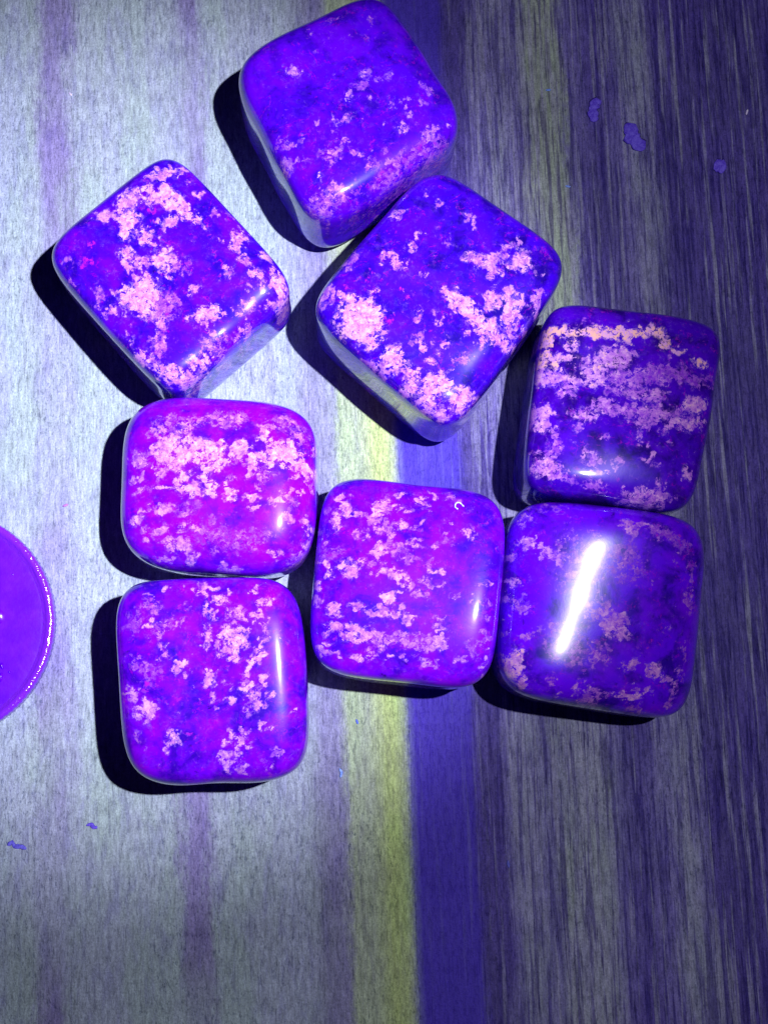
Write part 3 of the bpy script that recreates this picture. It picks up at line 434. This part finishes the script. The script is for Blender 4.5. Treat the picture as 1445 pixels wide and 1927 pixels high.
def build_stone(i, mat, label, tilt=(0, 0), side_tone=.45, side_n=70, lumps=.24, bend=None):
    s = STONES[i]; a, c, h = s['plan'], s['profile'], s['height']
    p = LAT.copy(); p[:, :2] = np.sin(p[:, :2] * 1.15) / math.sin(1.15)
    g = (np.abs(p[:, 0])**a + np.abs(p[:, 1])**a)**(c / a) + np.abs(p[:, 2])**c
    p *= (g**(-1 / c))[:, None]
    q = np.array(s['quad']); S, T = (p[:, 0] + 1) / 2, (1 - p[:, 1]) / 2
    xy = (q[0] * ((1 - S) * (1 - T))[:, None] + q[1] * (S * (1 - T))[:, None] + q[2] * (S * T)[:, None] + q[3] * ((1 - S) * T)[:, None])
    z = (p[:, 2] + 1) / 2 * h
    P = np.column_stack([xy, z])
    r = np.random.RandomState(50 + i)                       # hand-tumbled unevenness
    amp = smoothstep(z / h, .02, .3)
    for _ in range(9):
        k = r.normal(size=3) * r.uniform(.12, .55); ph = r.uniform(0, 6.28); d = r.normal(size=3); d /= np.linalg.norm(d); d[:2] *= .55
        P += (lumps * .42 * np.sin(P @ k + ph) * amp)[:, None] * d
    P[:, 2] += (tilt[0] * P[:, 0] + tilt[1] * P[:, 1]) * smoothstep(z / h, .1, .9)
    if bend:                                                # a face that is saddle-bent about one point
        bx, by, ang, along, across = bend; ca, sa = math.cos(math.radians(ang)), math.sin(math.radians(ang))
        dx, dy = P[:, 0] - bx, P[:, 1] - by; e1, e2 = dx * ca + dy * sa, -dx * sa + dy * ca
        P[:, 2] += (along * e1**2 - across * e2**2) * smoothstep(z / h, .35, .95)
    P[:, 2] -= P[:, 2].min()
    # where the pale mineral and one stone's painted glare halo sit: patches of the upper face plus scattered ones down the sides
    F = np.zeros(len(P)); W = np.zeros(len(P)); WT = np.zeros(len(P)); top = smoothstep(z / h, .30, .62)
    Q = P[:, :2].copy()                                     # ragged, flaky patch outlines
    for n_ in range(14):
        kk = r.normal(size=2); kk *= 2 * math.pi / r.uniform(.55, 2.6) / np.linalg.norm(kk); ph = r.uniform(0, 6.28); ang = r.uniform(0, 6.28)
        Q += (.095 * np.sign(np.sin(P[:, :2] @ kk + ph)) * np.abs(np.sin(P[:, :2] @ kk + ph))**.5)[:, None] * np.array([math.cos(ang), math.sin(ang)])
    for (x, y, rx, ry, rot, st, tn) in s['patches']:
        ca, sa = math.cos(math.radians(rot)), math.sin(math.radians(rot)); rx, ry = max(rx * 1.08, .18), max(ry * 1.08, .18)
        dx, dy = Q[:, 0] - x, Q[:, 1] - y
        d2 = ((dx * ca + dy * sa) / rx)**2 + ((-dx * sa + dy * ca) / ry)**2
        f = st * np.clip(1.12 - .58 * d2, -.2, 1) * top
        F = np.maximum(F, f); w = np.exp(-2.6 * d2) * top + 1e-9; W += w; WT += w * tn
    for _ in range(side_n):
        e = P[r.randint(len(P))]; R = r.uniform(.35, 1.5, 3); 
        if e[2] > .55 * h: continue
        d2 = (((P - e) / R)**2).sum(1); f = r.uniform(.6, .9) * np.clip(1.1 - .58 * d2, 0, 1) * (1 - top)
        F = np.maximum(F, f); w = np.exp(-2.6 * d2) * (1 - top) + 1e-9; W += w; WT += w * r.uniform(side_tone - .2, side_tone + .25)
    tone = WT / W
    me = bpy.data.meshes.new('tumbled_stone')
    me.vertices.add(len(P)); me.vertices.foreach_set('co', (P * MM).ravel())
    nq = len(QUADS); me.loops.add(nq * 4); me.loops.foreach_set('vertex_index', QUADS.ravel())
    me.polygons.add(nq); me.polygons.foreach_set('loop_start', np.arange(0, nq * 4, 4, dtype=np.int32))
    me.polygons.foreach_set('use_smooth', np.ones(nq, bool))
    me.update(calc_edges=True)
    at = me.attributes.new('inclusion', 'FLOAT_COLOR', 'POINT')
    at.data.foreach_set('color', np.column_stack([F, tone, np.zeros(len(P)), np.ones(len(P))]).astype(np.float32).ravel())
    me.materials.append(mat)
    o = bpy.data.objects.new('tumbled_stone', me); col.objects.link(o)
    o.location = (s['loc'][0] * MM, s['loc'][1] * MM, 0.0002 * MM)
    return tag(o, label, 'stone', 'polished cube stones lying on the tabletop'), P

LABELS = {
 1: 'violet polished cube stone with sparse fine pink flecks, farthest up the tabletop',
 2: 'diamond-turned violet stone with big pale pink blotches, nearest the top left',
 3: 'diamond-turned deep violet stone with large pink blotches, touching the sparsely flecked stone',
 4: 'stone with wide orange-pink bands across it, at the right of the cluster',
 5: 'rounded stone crossed by one bright pale pink band, above the stone with vertical pink streaks',
 6: 'violet stone with a vertical streak of pink flecks, lowest of the left-hand stones',
 7: 'violet stone with broken pink rows and a white fibre, between two stones',
 8: 'violet stone with a large white glare across its face, lowest at the right',
}
LOOK = {  # matrix colour, its dark clouds, its reddish clouds, tilt of the face, tone of the mineral on the sides
 1: ((.075, .001, .80), (.025, .001, .40), (.13, .001, .88), (.0, .0), .35),
 2: ((.055, .001, .76), (.018, .001, .34), (.13, .001, .84), (.0, .0), .6),
 3: ((.042, .001, .66), (.012, .001, .25), (.075, .001, .76), (.0, .0), .35),
 4: ((.050, .001, .52), (.014, .001, .17), (.08, .001, .64), (.0, -.035), .55),
 5: ((.20, .001, .90), (.075, .001, .60), (.27, .001, .92), (.0, .0), .55),
 6: ((.145, .001, .90), (.032, .001, .42), (.25, .001, .92), (.0, .0), .5),
 7: ((.145, .001, .88), (.045, .001, .48), (.24, .001, .90), (.045, -.01), .5),
 8: ((.105, .001, .92), (.024, .001, .34), (.15, .001, .92), (0.0152, 0.0208), .45),
}
BEND = {7: (0, -3.5, 0, 0, .008), 4: (-2.3, 0, 90, 0, .008), 8: (-2.92, 1.45, 70, .0016, .017)}
STONE_P = {}
for i in range(1, 9):
    b, d, r_, tl, stn = LOOK[i]
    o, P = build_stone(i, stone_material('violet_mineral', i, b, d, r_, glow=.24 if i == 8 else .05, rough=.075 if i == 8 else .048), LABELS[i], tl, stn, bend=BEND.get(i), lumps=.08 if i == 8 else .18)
    STONE_P[i] = P

# ------------------------------------------------------------------ coin at the left edge
def coin():
    k = NT('coin_rim_metal'); P = k.coords()
    k.bump(k.noise(P, 2.2, 3, .6), .35, .0003); RIM = k.done((.18, .015, .74), .16, 1.8)
    k = NT('coin_metal'); P = k.coords()
    n = k.noise(P, .5, 4, .6); sc_ = k.noise(k.vmath('MULTIPLY', P, (1, 9, 1)), .8, 3)
    k.bump(k.math('ADD', k.noise(P, 1.4, 4, .6), k.math('MULTIPLY', sc_, .3)), .12, .0002)
    m = k.done(k.mix(k.step(n, .3, .7), (.10, .0, .78), (.13, .001, .86)), k.math('MULTIPLY_ADD', n, .12, .2), 1.6)
    root = bpy.data.objects.new('coin', None); col.objects.link(root); root.empty_display_size = .005
    root.location = (*[c * MM for c in (-46.57, -12.04)], .00001)
    tag(root, 'round coin with a raised rim, half out of the picture at the left edge', 'coin')
    R = 12.05
    def lathe(name, prof, seg, wob=None, parent=root, m=m):
        V, Fc = [], []
        for j in range(seg):
            t = 2 * math.pi * j / seg
            for q, (r, z) in enumerate(prof):
                rr = r + (wob(j, q) if wob else 0); V.append((rr * math.cos(t) * MM, rr * math.sin(t) * MM, z * MM))
        n_ = len(prof)
        for j in range(seg):
            a, b = j * n_, (j + 1) % seg * n_
            for q in range(n_ - 1): Fc.append((a + q, b + q, b + q + 1, a + q + 1))
        Fc.append(tuple(j * n_ + n_ - 1 for j in range(seg)))
        return mesh_obj(name, V, Fc, m, parent)
    lathe('coin_field', [(11.2, .2), (11.2, 1.30), (11.05, 1.335), (10.6, 1.37), (9.5, 1.40), (7, 1.42), (4, 1.43), (.3, 1.43)], 180)
    wr = random.Random(8); jit = [wr.uniform(-.035, .035) for _ in range(360)]
    def reed(j, q): return ((.07 if j % 3 == 0 else 0.0) if q in (1, 2, 3) else 0) + (jit[j % 360] if q in (4, 5) else 0)
    lathe('rim', [(11.4, .05), (R - .22, .0), (R - .06, .12), (R - .06, 1.52), (R - .16, 1.68), (R - .38, 1.76), (R - .60, 1.74), (R - .82, 1.60), (R - 1.02, 1.40), (R - 1.3, 1.33), (R - 1.4, 1.2)], 360, reed, m=RIM)
    def relief(x, y, rx, ry, h, rot=0, seed=0):
        r = random.Random(seed); V, Fc = [], []; ph = [r.uniform(0, 6.28) for _ in range(3)]; seg, rings = 20, 6
        for a in range(rings):
            f = a / rings
            for j in range(seg):
                t = 2 * math.pi * j / seg; wob = 1 + .13 * math.sin(2 * t + ph[0]) + .08 * math.sin(3 * t + ph[1])
                q = (1 - f); lx, ly = rx * q * wob * math.cos(t), ry * q * wob * math.sin(t)
                V.append(((x + lx * math.cos(rot) - ly * math.sin(rot)) * MM, (y + lx * math.sin(rot) + ly * math.cos(rot)) * MM, (1.385 + h * (1 - q**2.2)) * MM))
        V.append((x * MM, y * MM, (1.385 + h) * MM))
        for a in range(rings - 1):
            for j in range(seg): Fc.append((a * seg + j, a * seg + (j + 1) % seg, (a + 1) * seg + (j + 1) % seg, (a + 1) * seg + j))
        for j in range(seg): Fc.append(((rings - 1) * seg + j, (rings - 1) * seg + (j + 1) % seg, rings * seg))
        mesh_obj('relief', V, Fc, m, root)
    for (x, y, rx, ry, h, rot) in ((6.3, .9, .62, 1.0, .30, .1), (6.85, -4.3, .26, .34, .3, .2), (6.8, -5.45, .26, .46, .3, -.1), (6.2, -6.5, .3, .55, .25, .1), (7.65, -4.95, .16, .16, .16, 0),
                                   (6.6, -8.2, .22, .14, .16, 0), (7.6, 5.2, .14, .12, .08, 0), (1.2, .4, 4.6, 6.6, .34, .15)):
        relief(x, y, rx, ry, h, rot, int(x * 10))
coin()

# ------------------------------------------------------------------ flakes, specks and lint
def flat_material(name, c1, c2, rough=.6):
    k = NT(name); P = k.coords(); n = k.noise(P, 3.0, 5, .65, .4)
    k.bump(n, .5, .0002); return k.done(k.mix(k.step(n, .38, .64), c1, c2), rough)
INDIGO = flat_material('indigo_flake', (.08, .03, .62), (.16, .10, .80))
SKYBLUE = flat_material('glowing_blue_speck', (.12, .25, .90), (.35, .5, .95))
MILK = flat_material('pale_lint', (.55, .45, .85), (.85, .8, .95))
ROSE = flat_material('rose_speck', (.35, .12, .55), (.45, .2, .7))

def flake(name, label, cat, x, y, path, w, h, mat, seed, group=None):
    """an irregular little crumb: a row of cross-sections along a bent path (mm), lying on the table"""
    r = random.Random(seed); seg = 10; n = len(path); sub = 4; pts = []
    for a in range(n - 1):
        for b in range(sub):
            f = b / sub; pts.append([path[a][q] * (1 - f) + path[a + 1][q] * f for q in (0, 1)])
    pts.append(list(path[-1])); V, Fc = [], []; N = len(pts)
    for j, (px, py) in enumerate(pts):
        a, b = pts[max(j - 1, 0)], pts[min(j + 1, N - 1)]; tx, ty = b[0] - a[0], b[1] - a[1]; L = math.hypot(tx, ty) or 1; nx, ny = -ty / L, tx / L
        f = j / (N - 1); prof = math.sqrt(max(.06, 1 - (2 * f - 1)**4)) * w * r.uniform(.8, 1.2)
        for s_ in range(seg):
            t = 2 * math.pi * s_ / seg; k = prof * math.cos(t) * r.uniform(.9, 1.1); zz = h * (.5 + .5 * math.sin(t)) * r.uniform(.7, 1.15) if math.sin(t) > 0 else .12 * h * (1 + math.sin(t))
            V.append(((px + nx * k) * MM, (py + ny * k) * MM, max(zz, 0) * MM))
    for j in range(N - 1):
        for s_ in range(seg): Fc.append((j * seg + s_, j * seg + (s_ + 1) % seg, (j + 1) * seg + (s_ + 1) % seg, (j + 1) * seg + s_))
    Fc.append(tuple(range(seg))[::-1]); Fc.append(tuple(range((N - 1) * seg, N * seg)))
    o = mesh_obj(name, V, Fc, mat, loc=(x * MM, y * MM, .003 * MM))
    return tag(o, label, cat, group)
G1 = 'small flakes and specks on the tabletop'
flake('blue_flake', 'curved indigo flake on the wood, leftmost of the three flakes at the upper right', 'flake', 24.51, 46.74, [(.85, 1.1), (.25, .95), (-.15, .2), (-.1, -.8), (.05, -1.4)], .62, .16, INDIGO, 1, G1)
flake('blue_flake', 'largest indigo flake on the wood, middle one of three at the upper right', 'flake', 28.77, 43.56, [(-.9, .9), (-.1, .95), (.0, .0), (.7, -.8), (1.3, -1.6)], .95, .18, INDIGO, 2, G1)
flake('blue_flake', 'small round indigo flake on the wood, rightmost of three at the upper right', 'flake', 38.80, 40.09, [(-.65, .35), (0, .1), (.75, -.1)], .82, .16, INDIGO, 3, G1)
flake('blue_flake', 'thin blue flake on pale wood near the left edge, below the coin', 'flake', -37.88, -34.62, [(-.95, .1), (-.45, .38), (-.2, -.02), (.5, -.05), (1.0, -.3)], .24, .08, flat_material('blue_flake_paint', (.08, .06, .60), (.16, .14, .85)), 4, G1)
flake('blue_flake', 'tiny violet flake on pale wood below the lowest left stone', 'flake', -30.29, -32.75, [(-.6, .1), (-.1, .22), (.15, -.1), (.55, -.12)], .2, .08, INDIGO, 5, G1)
flake('lint_speck', 'bright blue speck on the wood, right of the lowest left stone', 'speck', -4.76, -27.65, [(-.12, .5), (.1, .1), (.0, -.45)], .14, .14, SKYBLUE, 6, G1)
flake('lint_speck', 'blue speck on the pale green wood stripe, under the middle stone', 'speck', -3.01, -22.35, [(-.1, .25), (.1, -.25)], .12, .1, flat_material('blue_dot', (.06, .1, .6), (.15, .25, .9)), 7, G1)
flake('lint_speck', 'faint blue speck on the dark wood at the lower right, beyond the blue stripe', 'speck', 12.63, -37.10, [(-.05, .4), (.05, -.4)], .16, .1, flat_material('dull_blue', (.07, .08, .5), (.15, .16, .7)), 8, G1)
flake('lint_speck', 'pale blue speck on the olive stripe, above the banded stone', 'speck', 21.20, 37.47, [(-.3, .05), (.3, -.05)], .14, .1, SKYBLUE, 9, G1)
flake('lint_speck', 'pale blue speck on the olive stripe near the top edge', 'speck', 19.28, 49.13, [(-.3, 0), (.3, .05)], .13, .1, SKYBLUE, 10, G1)
flake('lint_speck', 'white speck on the dark wood near the right edge', 'speck', 42.32, 46.78, [(.12, .35), (-.1, -.3)], .12, .14, MILK, 11, G1)
flake('lint_speck', 'white speck on the purple wood streak at the upper left', 'speck', -34.90, 47.70, [(-.2, .15), (.15, -.2)], .13, .12, MILK, 12, G1)
flake('lint_speck', 'rose violet speck on the pale wood between the coin and the stones', 'speck', -34.03, 0.72, [(-.3, -.1), (.3, .1)], .17, .12, ROSE, 13, G1)

def top_z(i, x, y):             # height of a stone's face under a point (mm, world)
    P = STONE_P[i]; lx, ly = x - STONES[i]['loc'][0], y - STONES[i]['loc'][1]
    near = np.argsort((P[:, 0] - lx)**2 + (P[:, 1] - ly)**2 + (P[:, 2] < STONES[i]['height'] * .5) * 1e3)[:6]
    return float(P[near, 2].max())
def fibre(name, label, i, x, y, path, rad):
    V, Fc, seg = [], [], 8; pts = []
    for a in range(len(path) - 1):
        for b in range(5):
            f = b / 5; pts.append([path[a][q] * (1 - f) + path[a + 1][q] * f for q in (0, 1)])
    pts.append(list(path[-1])); N = len(pts)
    for _ in range(3): pts = [pts[0]] + [[(pts[j - 1][q] + 2 * pts[j][q] + pts[j + 1][q]) / 4 for q in (0, 1)] for j in range(1, N - 1)] + [pts[-1]]
    for j, (px, py) in enumerate(pts):
        a, b = pts[max(j - 1, 0)], pts[min(j + 1, N - 1)]; tx, ty = b[0] - a[0], b[1] - a[1]; L = math.hypot(tx, ty) or 1; nx, ny = -ty / L, tx / L
        r = rad * (1.0 if 0 < j < N - 1 else .4) * (1 + .25 * math.sin(j * 1.7)); z = top_z(i, x + px, y + py) + rad * .8
        for s_ in range(seg):
            t = 2 * math.pi * s_ / seg; V.append(((px + nx * r * math.cos(t)) * MM, (py + ny * r * math.cos(t)) * MM, (z + r * math.sin(t)) * MM))
    for j in range(N - 1):
        for s_ in range(seg): Fc.append((j * seg + s_, j * seg + (s_ + 1) % seg, (j + 1) * seg + (s_ + 1) % seg, (j + 1) * seg + s_))
    Fc.append(tuple(range(seg))[::-1]); Fc.append(tuple(range((N - 1) * seg, N * seg)))
    o = mesh_obj(name, V, Fc, flat_material('white_fibre', (.5, .5, .85), (.8, .8, .95)), loc=(x * MM, y * MM, 0))
    return tag(o, label, 'fibre')
fibre('lint_fibre', 'tiny hooked white fibre stuck on the middle stone of the bottom row', 7, 6.91, -1.08, [(-.1, -.42), (-.42, -.2), (-.3, .25), (.1, .33), (.5, -.15)], .07)
